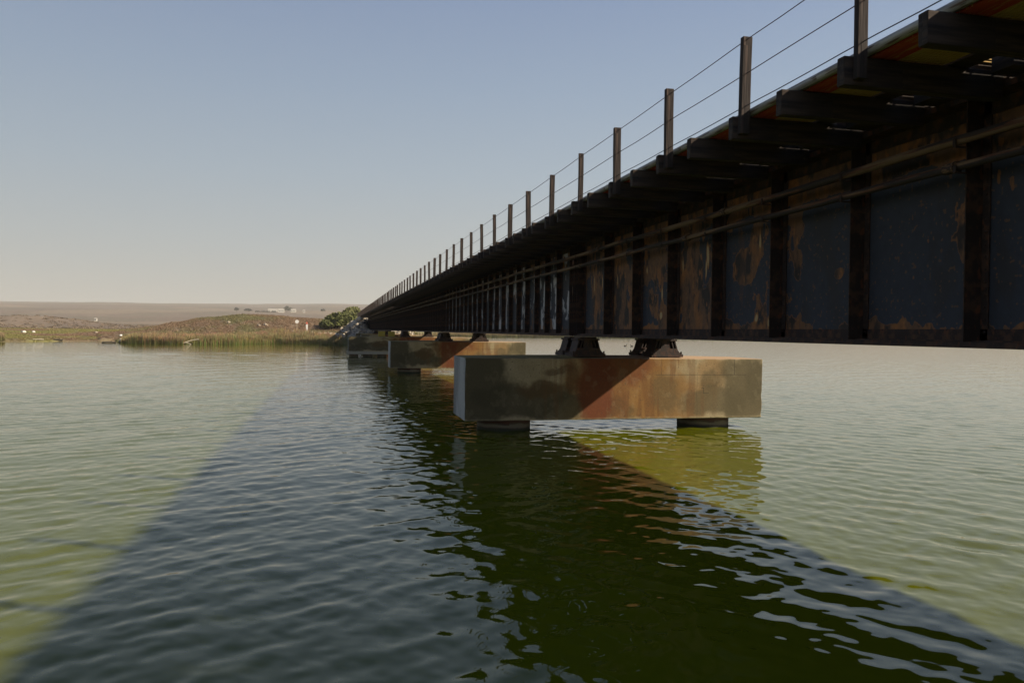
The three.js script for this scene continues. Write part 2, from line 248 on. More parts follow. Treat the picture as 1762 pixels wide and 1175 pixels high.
// ---------------------------------------------------------------- railway bridge
const PIERS = [-6.85, 19.8, 46.4, 73.1, 99.7, 126.4], ENDZ = 153.2, STARTZ = -33.4;
const bridge = thing('railway_bridge', 'long dark rusting steel plate girder railway bridge over the water', 'bridge');
const WEBX = 6.36, FARX = 8.44, YB0 = 2.39, YB1 = 2.45, YT0 = 4.85, YT1 = 4.91;
const webUV1 = (g) => { const p = g.attributes.position, uv = g.attributes.uv; for (let i = 0; i < p.count; i++) uv.setXY(i, (-p.getZ(i) - 5) / 15, (p.getY(i) - 2.45) / 2.4); return g; };
const webUV2 = (g, s) => { const p = g.attributes.position, uv = g.attributes.uv; for (let i = 0; i < p.count; i++) uv.setXY(i, (-p.getZ(i) + s) / 14, (p.getY(i) - 2.45) / 2.4); return g; };
function stiffener(z, w = 0.215, leg = 0.09) { // outstanding plate and the angle leg on the web, towards -Z
  const a = box(WEBX - 0.006 - w, WEBX - 0.009, YB1 + 0.004, YT0 - 0.004, -z - 0.014, -z, 1), b = box(WEBX - 0.024, WEBX - 0.0095, YB1 + 0.004, YT0 - 0.004, -z + 0.001, -z + leg, 1); const parts = [a, b]; for (let y = YB1 + 0.10; y < YT0 - 0.05; y += 0.125) { const r = new THREE.SphereGeometry(0.016, 6, 3, 0, 6.2832, 0, 1.5708); r.rotateZ(Math.PI / 2); r.translate(WEBX - 0.0235, y, -z + leg * 0.6); parts.push(r); }
  return mergeGeometries(parts);
}
const spanEnds = [STARTZ, ...PIERS, ENDZ];
for (let s = 0; s + 1 < spanEnds.length; s++) {
  const z0 = spanEnds[s] + 0.06, z1 = spanEnds[s + 1] - 0.06;
  for (const near of [true, false]) {
    const g = new THREE.Group(); g.name = 'plate_girder'; bridge.add(g); const X = near ? WEBX : FARX;
    mesh('bottom_flange', mergeGeometries([box(X - 0.24, X + 0.24, YB0, YB0 + 0.028, -z1, -z0), box(X - 0.225, X + 0.225, YB0 + 0.028, YB1, -z1 + 0.3, -z0 - 0.3)]), mRust, g);
    mesh('flange_angle', mergeGeometries([box(X - 0.024, X - 0.009, YB1 + 0.002, YB1 + 0.13, -z1 + 0.01, -z0 - 0.01), box(X - 0.13, X - 0.024, YB1 + 0.002, YB1 + 0.016, -z1 + 0.01, -z0 - 0.01)]), mRust, g);
    mesh('top_flange', box(X - 0.24, X + 0.24, YT0, YT1, -z1, -z0), mRust, g);
    mesh('flange_angle', box(X - 0.024, X - 0.009, YT0 - 0.14, YT0 - 0.003, -z1 + 0.01, -z0 - 0.01), mRust, g);
    if (!near) { mesh('web_panel', box(X - 0.008, X + 0.008, YB1, YT0, -z1, -z0), mRust, g); for (let z = z0 + 0.05; z < z1; z += 2.64) { const st = stiffener(z); st.translate(FARX - WEBX, 0, 0); mesh('stiffener', st, mRust, g); } continue; }
    const zs = []; const first = s === 1;
    if (first) for (let z = -6.0 + 0.04; z < 19.0; z += 1.8) zs.push(z); else { const n = 20, d = (z1 - z0 - 1.1) / n; for (let i = 0; i <= n; i++) zs.push(z0 + 0.55 + i * d); }
    if (first) for (let i = 0; i < zs.length; i++) zs[i] = 6.64 + 1.797 * (i - 7);
    const cuts = [z0, ...zs, z1];
    for (let i = 0; i + 1 < cuts.length; i++) { const a = cuts[i], b = cuts[i + 1]; if (b - a < 0.02) continue; const pg = box(X - 0.008 + 0.003 * (i % 2), X + 0.008, YB1, YT0, -b + 0.002, -a); mesh('web_panel', first && a > 4 ? webUV1(pg) : webUV2(pg, s * 3.7 + i * 0.13), first && a > 4 ? mWeb1 : mWeb2, g); }
    for (const z of zs) mesh('stiffener', stiffener(z, first ? 0.215 : 0.155), mRust, g);
    for (const z of [z0 + 0.03, z0 + 0.24, z1 - 0.24, z1 - 0.012]) mesh('end_stiffener', stiffener(z, 0.225, 0.1), mRust, g);
  }
  for (let k = 1; k < 6; k++) { const z = -(z0 + (z1 - z0) * k / 6); mesh('cross_frame', mergeGeometries([rod(V(WEBX + 0.03, 2.62, z), V(FARX - 0.03, 4.7, z), 0.045, 6), rod(V(WEBX + 0.03, 4.7, z + 0.1), V(FARX - 0.03, 2.62, z + 0.1), 0.045, 6), rod(V(WEBX + 0.03, 2.56, z), V(FARX - 0.03, 2.56, z), 0.045, 6)]), mRust, bridge); }
}
{ // deck: sleepers across both girders, walkway brackets, boards and rails
  const R = rng(21);
  const sg = [0, 1, 2].map(i => box(5.86 - 0.03 * i, 8.90 + 0.03 * i, YT1 + 0.001, YT1 + 0.2, -0.12, 0.12));
  for (let Z = STARTZ + 0.3, i = 0; Z < ENDZ; i++, Z += (Z > -9 && Z < 76) ? 0.51 : 0.75) { const m = mesh('sleeper', sg[i % 3], mTimber, bridge); m.position.z = -(Z - (STARTZ + 0.3) < 0 ? Z : (Z > -9 && Z < 76 ? 5.15 + 0.26 + 0.51 * Math.round((Z - 5.41) / 0.51) : Z)); }
  const bg = [0, 1, 2, 3].map(i => { const g = roundGrid(1.70, 0.26, 0.105, 2, 1, 1, 0.012); g.translate(4.4 + 0.85 + 0.012 * (i - 1.5), 4.866, 0); return planarUV(g); });
  for (let i = -34; i < 144; i++) { const Z = 5.2 + 1.021 * i; if (Z < STARTZ + 0.3 || Z > ENDZ - 0.3) continue; const m = mesh('walkway_bracket', bg[(i + 40) % 4], mTimber, bridge); m.position.z = -Z; m.position.y = 0.012 * (R() - 0.5); m.rotation.x = 0.05 * (R() - 0.5); m.position.y += 4.866 * (1 - Math.cos(m.rotation.x)); m.position.z -= 4.866 * Math.sin(m.rotation.x); }
  const red = box(4.69, 4.965, 5.004, 5.055, -2.035, 2.035, 1); const ribs = [box(4.975, 5.47, 5.035, 5.058, -0.505, 0.505)]; for (let k = 0; k < 12; k++) ribs.push(box(4.978 + k * 0.0415, 5.003 + k * 0.0415, 5.006, 5.0352, -0.505, 0.505)); const tan = mergeGeometries(ribs), inner = box(5.495, 5.72, 5.0, 5.06, -1.526, 1.526);
  for (let i = -34; i < 144; i++) { const Z = 5.2 + 1.021 * (i + 0.5); if (Z < STARTZ + 0.6 || Z > ENDZ - 0.6) continue; mesh('ribbed_walkway_board', tan, mTan, bridge).position.z = -Z; if (i % 3 === 0) mesh('inner_board', inner, mTimber, bridge).position.z = -(Z + 1.02); if (i % 4 === 0) mesh('edge_board', red, mRedBoard, bridge).position.z = -(Z + 1.53); }
  for (const x of [7.37 - 0.55, 7.37 + 0.55]) mesh('rail', mergeGeometries([box(x - 0.06, x + 0.06, 5.112, 5.124, -ENDZ, -STARTZ), box(x - 0.009, x + 0.009, 5.124, 5.215, -ENDZ, -STARTZ), box(x - 0.034, x + 0.034, 5.215, 5.25, -ENDZ, -STARTZ)]), mRail, bridge);
  // open steel grating beside the rails
  const bars = []; for (let k = 0; k < 17; k++) bars.push(box(5.90, 6.72, 5.114, 5.139, -0.5 + k * 0.06, -0.462 + k * 0.06)); for (const x of [6.0, 6.24, 6.48, 6.70]) bars.push(box(x, x + 0.012, 5.1395, 5.155, -0.505, 0.505)); const grate = mergeGeometries(bars);
  for (let i = -5; i < 60; i++) mesh('steel_grating', grate, mTan, bridge).position.z = -(5.2 + 1.021 * (i + 0.5));
  const curb = []; for (let Z = STARTZ; Z <= ENDZ + 1; Z += 3.1) curb.push(V(4.65 + 0.006 * (R() - 0.5), 5.05 + 0.008 * (R() - 0.5), -Z)); const cg = tubeAlong(curb, 0.046, 10); { const uv = cg.attributes.uv; for (let i = 0; i < uv.count; i++) uv.setXY(i, uv.getX(i) * 60, uv.getY(i)); } mesh('edge_pipe', cg, mGalv, bridge);
}
// ---------------------------------------------------------------- fence on the walkway
{
  const R = rng(33), fence = thing('wire_fence', 'post and three wire fence along the edge of the railway bridge', 'fence');
  const pg = [0, 1, 2].map(i => { const g = roundGrid(0.092 + 0.012 * i, 1.1, 0.055 + 0.008 * i, 1, 3, 1, 0.008), p = g.attributes.position; for (let k = 0; k < p.count; k++) { const y = p.getY(k); p.setX(k, p.getX(k) + 0.012 * (vnoise(y * 3, i * 7, 4) - 0.5)); } g.translate(0, 0.55, 0); return planarUV(g); });
  const tops = [];
  for (let i = -36; i < 160; i += 2) { const Z = 5.2 + 1.021 * (i + 1); if (Z < STARTZ + 1 || Z > 171) continue; const m = mesh('fence_post', pg[Math.floor(R() * 3)], mPost, fence); m.position.set(4.525 + 0.02 * (R() - 0.5), 4.79 + 0.03 * (R() - 0.5), -(Z - 0.092)); if (Z > ENDZ - 0.3) m.position.y = 4.72; m.rotation.z = 0.035 * (R() - 0.5); m.rotation.x = 0.03 * (R() - 0.5); tops.push(Z); }
  for (const y of [5.845, 5.47, 5.10]) { const pts = []; for (let k = 0; k < tops.length; k++) { pts.push(V(4.535 + 0.012 * (R() - 0.5), y + 0.012 * (R() - 0.5), -(tops[k] - 0.135))); if (k + 1 < tops.length) pts.push(V(4.535, y - 0.004 - 0.006 * R(), -(tops[k] + tops[k + 1]) / 2)); } const g = new THREE.TubeGeometry(new THREE.CatmullRomCurve3(pts), pts.length * 2, 0.0055, 5, false); mesh('wire', g, mWire, fence); }
}
// ---------------------------------------------------------------- two pipes along the girder
{
  const pt = tex(1024, 256, (u, v) => { const x = u * 30, a = v * 2 * Math.PI; let c = mix3([0.011, 0.009, 0.009], [0.036, 0.021, 0.013], fbm(x * 1.2, v * 6, 4, 5)); const n = fbm(x * 0.9, v * 5, 4, 15) + 0.16 * (0.5 + 0.5 * Math.cos(a - 1.9)) ; c = mix3(c, [0.095, 0.034, 0.014], smooth(0.62, 0.66, n)); return mix3(c, [0.150, 0.095, 0.048], smooth(0.69, 0.72, n)); });
  const mPipe = std(rgb(1, 1, 1), 0.75, { map: pt, bumpMap: pt, bumpScale: 0.003 });
  const make = (name, label, y, r, seed) => {
    const R = rng(seed), t = thing(name, label, 'pipe', [0, 0, 0], 'pipes along the girder'), pts = [];
    for (let Z = STARTZ + 1; Z < ENDZ; Z += 1.8) pts.push(V(6.045 + 0.01 * (R() - 0.5), y + 0.025 * (R() - 0.5), -Z));
    const n = pts.length * 3, g = new THREE.TubeGeometry(new THREE.CatmullRomCurve3(pts), n, r, 12, false), uv = g.attributes.uv; for (let i = 0; i < uv.count; i++) uv.setX(i, uv.getX(i) * 186 / 30 + seed * 0.13); mesh('pipe', g, mPipe, t);
    const cg = new THREE.CylinderGeometry(r + 0.014, r + 0.014, 0.13, 14); cg.rotateX(Math.PI / 2); const fg = new THREE.CylinderGeometry(r + 0.02, r + 0.02, 0.03, 14); fg.rotateX(Math.PI / 2);
    for (let Z = 6.45 - 18 + (seed % 2) * 4.7; Z < 120; Z += 6.1) { const i = clamp((Z - STARTZ - 1) / 1.8, 0, pts.length - 2), k = Math.floor(i), q = pts[k].clone().lerp(pts[k + 1], i - k); const m = mesh('coupling', cg, mPipe, t); m.position.copy(q); const m2 = mesh('coupling_ring', fg, mPipe, m); m2.position.z = 0.075; }
    const clip = mergeGeometries([box(-0.06, 0.1, -r - 0.022, -r - 0.012, -0.02, 0.02), box(-r - 0.012, -r - 0.004, -r - 0.012, r * 0.3, -0.02, 0.02)]);
    for (let k = -6; k < 60; k++) { const Z = 6.64 + 1.797 * k; const i = clamp((Z - STARTZ - 1) / 1.8, 0, pts.length - 2), kk = Math.floor(i), q = pts[kk].clone().lerp(pts[kk + 1], i - kk); mesh('pipe_bracket', clip, mRust, t).position.copy(q); }
  };
  make('service_pipe', 'upper of two rusty pipes running along the bridge girder', 4.455, 0.05, 41);
  make('service_pipe', 'lower and thinner of two rusty pipes along the bridge girder', 4.185, 0.042, 44);
}
// ---------------------------------------------------------------- piers
function capTex(W, w, h, seed, wide) {
  const front = (X, y) => { // X in metres across the face (0 .. W), y 0 .. 1.57
    const n = fbm(X * 0.9, y * 1.2, 5, seed), m = fbm(X * 2.6, y * 2.2, 4, seed + 5), st = fbm(X * 6, y * 0.5, 4, seed + 9), c0 = W / 2 + 0.15;
    const TAN = mix3([0.210, 0.165, 0.085], [0.340, 0.280, 0.170], m), MOLD = [0.058, 0.048, 0.022], RED = [0.115, 0.028, 0.006], OCHRE = [0.200, 0.092, 0.016], OLIVE = [0.080, 0.064, 0.030];
    let c = TAN; const wx = 0.30 * (fbm(X * 1.6, y * 1.6, 4, seed + 91) - 0.5), wy = 0.5 * (fbm(X * 1.8 + 7, y * 1.8, 4, seed + 93) - 0.5), fr = 0.30 * (m - 0.5) + 0.22 * (fbm(X * 9, y * 7, 3, seed + 95) - 0.5);
    const blob = (x, yy, rx, ry, col, s, soft = 0.22) => { const d = Math.hypot((X / W * 8.05 + wx - x) / rx, (y + wy - yy) / ry) + fr; c = mix3(c, col, s * (1 - smooth(1 - soft, 1 + soft, d))); };
    blob(4.2, 0.8, 1.5, 3.0, OCHRE, 0.85, 0.35); blob(5.6, 0.5, 1.0, 0.55, OCHRE, 0.6, 0.4); blob(6.6, 1.1, 0.45, 0.5, OCHRE, 0.5, 0.4);
    blob(0.35, 0.9, 0.75, 1.4, MOLD, 0.9); blob(1.5, 0.55, 1.3, 0.38, MOLD, 0.88); blob(3.1, 0.28, 1.3, 0.26, MOLD, 0.75, 0.3); blob(1.95, 0.82, 0.6, 0.28, [0.085, 0.052, 0.018], 0.85);
    blob(2.35, 1.32, 0.45, 0.10, [0.06, 0.035, 0.016], 0.6); blob(2.75, 1.05, 0.16, 0.45, [0.10, 0.045, 0.012], 0.7, 0.3);
    blob(3.42, 0.95, 0.48, 1.5, RED, 0.93, 0.28); blob(4.1, 1.35, 0.9, 0.42, RED, 0.75, 0.35); blob(4.1, 0.35, 0.18, 0.8, [0.13, 0.05, 0.012], 0.6, 0.4);
    blob(5.25, 0.62, 0.45, 0.5, OLIVE, 0.6, 0.35); blob(7.6, 0.75, 0.75, 0.95, OLIVE, 0.85); blob(6.7, 0.45, 1.0, 0.34, OLIVE, 0.75, 0.3); blob(6.55, 0.95, 0.3, 0.22, OLIVE, 0.6, 0.3); blob(7.85, 1.1, 0.35, 0.6, MOLD, 0.45, 0.35); blob(7.0, 1.25, 0.25, 0.22, MOLD, 0.4, 0.4);
    c = mix3(c, [0.12, 0.05, 0.014], 0.55 * smooth(0.55, 0.66, st) * (1 - smooth(1.3, 2.8, Math.abs(X - W * 0.53))));
    c = mix3(c, [0.30, 0.25, 0.15], 0.12 * smooth(0.58, 0.72, fbm(X * 5.4, y * 4.8, 4, seed + 97)));
    if (y < 0.12) c = mix3(c, [0.30, 0.25, 0.14], 0.7 * smooth(0.12, 0.03, y + 0.07 * fbm(X * 9, y * 3, 2, seed)));
    const line = (d) => 1 - smooth(0.004, 0.012, Math.abs(d));
    const k = Math.max(X > 0.62 * W && X < 0.94 * W ? 0.7 * line(y - 1.14) : 0, y > 1.14 ? Math.max(line(X - 0.897 * W), 0.5 * line(X - 0.64 * W)) : 0, y > 0.66 && y < 0.80 ? line(X - 0.787 * W) : 0, X > 0.787 * W && X < 0.806 * W ? line(y - 0.66) : 0, X > 0.78 * W && X < 0.79 * W ? line(y - 0.80) : 0, y < 1.2 ? 0.35 * line(X - 0.765 * W - 0.01 * Math.sin(y * 7)) : 0);
    c = mix3(c, [0.035, 0.028, 0.016], 0.85 * k);
    const pit = fbm(X * 26, y * 26, 2, seed + 41); c = mix3(c, [0.05, 0.04, 0.025], 0.6 * smooth(0.80, 0.86, pit));
    return c.map(t => t * (0.86 + 0.28 * fbm(X * 40, y * 40, 2, seed + 51)));
  };
  const plain = (X, y) => { const n = fbm(X * 1.1, y * 0.35, 5, seed + 71), st = fbm(X * 7, y * 0.6, 4, seed + 73); let c = mix3([0.37, 0.37, 0.345], [0.25, 0.25, 0.23], smooth(0.4, 0.65, n)); c = mix3(c, [0.15, 0.15, 0.14], 0.6 * smooth(0.5, 0.68, st)); return c.map(t => t * (0.88 + 0.24 * fbm(X * 30, y * 30, 2, seed + 79))); };
  const top = (X, z) => { let c = mix3([0.42, 0.26, 0.14], [0.34, 0.25, 0.15], fbm(X, z * 2, 4, seed + 81)); return mix3(c, [0.17, 0.13, 0.035], 1 - smooth(0.35 * W, 0.45 * W, X + 1.2 * (fbm(X * 2, z * 2, 4, seed + 85) - 0.5))); };
  return tex(w, h, (u, v) => v > 0.5 ? front(u * W, (v - 0.5) * 2 * 1.57) : v > 0.25 ? plain(u * W, (v - 0.25) * 4 * 1.57) : top(u * W, v * 4 * 2), { wrap: THREE.ClampToEdgeWrapping });
}
function capGeo(W, H, D) {
  const g = roundGrid(W, H, D, 150, 26, 30, 0.026), p = g.attributes.position, n = g.attributes.normal, uv = g.attributes.uv;
  for (let i = 0; i < p.count; i++) {
    let x = p.getX(i), y = p.getY(i), z = p.getZ(i);
    const nx = Math.abs(n.getX(i)), ny = n.getY(i), nz = Math.abs(n.getZ(i)), U = clamp((x + W / 2) / W, 0.001, 0.999), Vv = clamp((y + H / 2) / H, 0.002, 0.998);
    if (nx > nz && nx > Math.abs(ny)) uv.setXY(i, clamp((z + D / 2) / W + 0.02), 0.252 + 0.246 * Vv); else if (ny > nz) uv.setXY(i, U, 0.002 + 0.246 * clamp((z + D / 2) / D)); else if (ny < -nz) uv.setXY(i, U, 0.26); else uv.setXY(i, U, 0.502 + 0.496 * Vv);
    const ex = W / 2 - Math.abs(x) < 0.03, ey = H / 2 - Math.abs(y) < 0.03, ez = D / 2 - Math.abs(z) < 0.03; if (ex + ey + ez >= 2) { const k = 0.012 * smooth(0.5, 0.8, fbm(x * 4 + 9, (y + z) * 4 + 9, 3, 7)) + 0.005 * vnoise(x * 17, (y + z) * 17, 3); if (ex) x -= Math.sign(x) * k; if (ey) y -= Math.sign(y) * k; if (ez) z -= Math.sign(z) * k; p.setXYZ(i, x, y, z); }
    if (y > H / 2 - 0.06) p.setY(i, y + 0.05 * (1 - Math.pow(Math.abs(2 * x / W), 3)) * Math.max(0, 1 - Math.pow(2 * z / D, 2)));
  }
  return g;
}
const mBearing = std(rgb(0.7, 0.62, 0.6), 0.75, { map: rustTex, bumpMap: steelBump, bumpScale: 0.005 });
const mColumn = std(rgb(1, 1, 1), 0.85, { map: tex(512, 256, (u, v) => { const y = v * 1.5, b = fbm(u * 14, y * 5, 4, 5); let c = mix3([0.085, 0.060, 0.036], [0.045, 0.030, 0.020], b); c = mix3(c, [0.085, 0.022, 0.010], 0.6 * smooth(1.38, 1.44, y + 0.1 * (b - 0.5))); c = mix3(c, [0.17, 0.15, 0.10], 0.75 * smooth(0.035, 0.0, Math.abs(y - 1.335 + 0.10 * (b - 0.5)) - 0.02)); return mix3(c, [0.020, 0.024, 0.012], smooth(1.29, 1.25, y + 0.06 * (b - 0.5))); }) });
const mLichen = std(rgb(0.34, 0.27, 0.05), 0.95);
const bearingParts = (() => {
  const trap = (x0, x1, y0, y1, t0, t1, z0, z1) => { const s = new THREE.Shape(); s.moveTo(x0, y0); s.lineTo(x1, y0); s.lineTo(t1, y1); s.lineTo(t0, y1); s.closePath(); const g = new THREE.ExtrudeGeometry(s, { depth: z1 - z0, bevelEnabled: false }); g.translate(0, 0, z0); return planarUV(g); };
  const bolt = () => { const g = new THREE.CylinderGeometry(0.028, 0.028, 0.07, 6); return g; };
  return {
    base: mergeGeometries([box(-0.60, 0.60, 0.0, 0.075, -0.36, 0.36), box(-0.52, 0.52, 0.0755, 0.115, -0.31, 0.31)]),
    core: trap(-0.20, 0.20, 0.116, 0.415, -0.16, 0.16, -0.24, 0.24),
    rib: [-1, 1].flatMap(s => [0.30, 0.42].map(a => { const g = trap(-0.022, 0.022, 0.116, 0.415, -0.022 - s * 0.12 * 1, 0.022 - s * 0.12, -0.27, 0.27); g.translate(s * (a + 0.03), 0, 0); return g; })),
    stiff: [-0.29, 0.27].map(z => trap(-0.50, 0.50, 0.116, 0.22, -0.40, 0.40, z, z + 0.025)),
    top: mergeGeometries([box(-0.40, 0.40, 0.4155, 0.46, -0.30, 0.30), box(-0.30, 0.30, 0.4605, 0.5, -0.26, 0.26)]), bolt: bolt()
  };
})();
function pier(Z, label, { x0 = 3.1, x1 = 11.15, y0 = 0.277, y1 = 1.844, depth = 1.85, seed = 1, w = 1024, group, style = 'columns' } = {}) {
  const t = thing('bridge_pier', label, 'bridge pier', [(x0 + x1) / 2, 0, -Z], group), W = x1 - x0, cx = (x0 + x1) / 2;
  const map = capTex(W, w, w / 2, seed), m = std(rgb(1, 1, 1), 0.92, { map, bumpMap: map, bumpScale: 0.012 });
  const cap = mesh('cap', capGeo(W, y1 - y0, depth), m, t); cap.position.y = (y0 + y1) / 2;
  if (style === 'columns') for (const x of [4.27, 9.86]) { const g = new THREE.CylinderGeometry(0.69, 0.70, y0 + 1.2, 40, 1); const c = mesh('column', g, mColumn, t); c.position.set(x - cx, (y0 - 1.2) / 2 + 0.002, 0.05); }
  else { mesh('footing', box(-W / 2 - 0.12, W / 2 + 0.12, 0.24, 0.502, -depth / 2 - 0.12, depth / 2 + 0.12), std(rgb(0.30, 0.28, 0.22), 0.95), t); for (let k = 0; k < 10; k++) { const g = new THREE.CylinderGeometry(0.42, 0.42, 1.4, 16); mesh('pile', g, mColumn, t).position.set(-W / 2 + 0.5 + k * (W - 1) / 9, -0.458, 0.4); } for (const [a, b] of [[2.7, 0.4], [3.6, 0.3]]) mesh('bearing_block', box(a - W / 2, a - W / 2 + 0.6, y1 + 0.02, y1 + 0.5, 0.1, 0.6), mLichen, t); }
  for (const X of [WEBX - 0.04, FARX + 0.02]) for (const dz of [0.46, -0.46]) {
    const b = new THREE.Group(); b.name = 'bearing'; t.add(b); b.scale.x = 0.73; b.position.set(X - cx, y1 + 0.046 - 0.012, dz);
    mesh('base_plate', bearingParts.base, mBearing, b); mesh('core', bearingParts.core, mBearing, b); for (const r of bearingParts.rib) mesh('rib', r, mBearing, b); for (const r of bearingParts.stiff) mesh('side_plate', r, mBearing, b); const tp = mesh('top_plate', bearingParts.top, mBearing, b);
    tp.scale.y = 1; for (const [bx, bz] of [[-0.56, -0.3], [0.56, -0.3], [-0.56, 0.3], [0.56, 0.3]]) { const q = mesh('bolt', bearingParts.bolt, mBearing, b); q.position.set(bx, 0.105, bz); }
  }
  return t;
}
pier(PIERS[0], 'concrete bridge pier on round columns under the open end of the bridge', { seed: 5, w: 512 });
pier(PIERS[1], 'large concrete bridge pier with red-brown stain and two round stub columns', { seed: 3, w: 2048 });
pier(PIERS[2], 'concrete bridge pier standing between the red-brown stained pier and the wide lichened pier', { seed: 9, w: 1024 });
pier(PIERS[3], 'wide concrete bridge pier with yellow lichen on top and a pale footing', { x0: 1.15, x1: 13.6, y0: 0.50, seed: 14, w: 1024, style: 'footing' });
pier(PIERS[4], 'concrete bridge pier second from the rocky embankment', { seed: 24, w: 512 });
pier(PIERS[5], 'concrete bridge pier closest to the rocky embankment', { seed: 28, w: 512 });
{
  const t = thing('bridge_abutment', 'concrete abutment carrying the end of the railway bridge at the embankment', 'abutment', [7.4, 0, -154]);
  const m = std(rgb(0.26, 0.22, 0.15), 0.95); mesh('bearing_shelf', box(-3.2, 3.2, 0.6, 2.38, -1.2, 1.3), m, t); mesh('back_wall', box(-3.2, 3.2, 2.38, 4.75, -1.2, -0.9), m, t);
}

// ---------------------------------------------------------------- plants and stones on the banks
function scatter(name, geo, mat, items, label, category) {
  const im = new THREE.InstancedMesh(geo, mat, items.length), o = new THREE.Object3D(), c = new THREE.Color();
  items.forEach((it, i) => { o.position.set(it.x, it.y, it.z); o.rotation.set(it.rx || 0, it.ry || 0, it.rz || 0); o.scale.set(it.sx, it.sy, it.sz ?? it.sx); o.updateMatrix(); im.setMatrixAt(i, o.matrix); c.setRGB(...it.c); im.setColorAt(i, c); });
  im.name = numbered(name); im.castShadow = im.receiveShadow = true; scene.add(im); return tag(im, label, category, null, 'stuff');
}
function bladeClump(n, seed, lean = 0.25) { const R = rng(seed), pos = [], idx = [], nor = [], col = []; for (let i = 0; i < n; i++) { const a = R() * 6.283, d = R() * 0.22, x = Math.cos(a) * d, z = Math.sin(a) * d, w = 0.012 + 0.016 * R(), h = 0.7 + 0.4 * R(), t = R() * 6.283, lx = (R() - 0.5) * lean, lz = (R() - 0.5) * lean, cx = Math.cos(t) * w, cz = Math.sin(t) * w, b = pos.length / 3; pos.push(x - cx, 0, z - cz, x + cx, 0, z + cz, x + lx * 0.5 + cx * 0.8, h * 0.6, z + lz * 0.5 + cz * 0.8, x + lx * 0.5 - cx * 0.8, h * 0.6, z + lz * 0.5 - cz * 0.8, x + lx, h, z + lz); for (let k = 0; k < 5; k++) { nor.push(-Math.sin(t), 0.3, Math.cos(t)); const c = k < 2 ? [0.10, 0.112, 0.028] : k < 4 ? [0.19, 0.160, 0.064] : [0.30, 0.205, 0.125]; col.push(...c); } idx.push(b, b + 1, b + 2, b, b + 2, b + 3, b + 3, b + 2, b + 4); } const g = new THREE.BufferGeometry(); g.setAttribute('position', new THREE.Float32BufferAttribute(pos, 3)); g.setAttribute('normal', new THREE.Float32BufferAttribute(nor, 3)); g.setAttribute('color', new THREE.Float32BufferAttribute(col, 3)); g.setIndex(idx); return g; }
function leafBall(n, seed, leaf = 0.2) { const R = rng(seed), pos = [], nor = [], idx = []; for (let i = 0; i < n; i++) { const a = R() * 6.283, u = R() * 1.15 - 0.15, r = Math.pow(R(), 0.4) * (0.8 + 0.35 * vnoise(a * 2, u * 3, seed)), s = Math.sqrt(Math.max(0, 1 - u * u)), p = V(Math.cos(a) * s * r, u * r, Math.sin(a) * s * r), e = V(R() - 0.5, R() - 0.5, R() - 0.5).normalize(), f = V(R() - 0.5, R() - 0.5, R() - 0.5).cross(e).normalize(), l = leaf * (0.6 + 0.8 * R()), nn = e.clone().cross(f).normalize(), b = pos.length / 3; for (const [x, y] of [[-1, 0], [0, -0.55], [1, 0], [0, 0.55]]) { const q = p.clone().addScaledVector(e, x * l).addScaledVector(f, y * l); pos.push(q.x, q.y, q.z); nor.push(nn.x, nn.y, nn.z); } idx.push(b, b + 1, b + 2, b, b + 2, b + 3); } const g = new THREE.BufferGeometry(); g.setAttribute('position', new THREE.Float32BufferAttribute(pos, 3)); g.setAttribute('normal', new THREE.Float32BufferAttribute(nor, 3)); g.setIndex(idx); return g; }
function stoneGeo(seed) { const g = new THREE.IcosahedronGeometry(1, 1), p = g.attributes.position; for (let i = 0; i < p.count; i++) { const x = p.getX(i), y = p.getY(i), z = p.getZ(i), k = 0.72 + 0.55 * fbm(x * 1.3 + seed + 9, y * 1.3 + z * 1.7 + 9, 2, seed); p.setXYZ(i, x * k, y * k * 0.8, z * k); } g.computeVertexNormals(); return g; }
const white = rgb(1, 1, 1), mLeaf = std(white, 0.9, { side: THREE.DoubleSide }), mReed = std(white, 0.9, { side: THREE.DoubleSide, vertexColors: true }), mStone = std(white, 0.95, { bumpMap: steelBump, bumpScale: 0.03 });
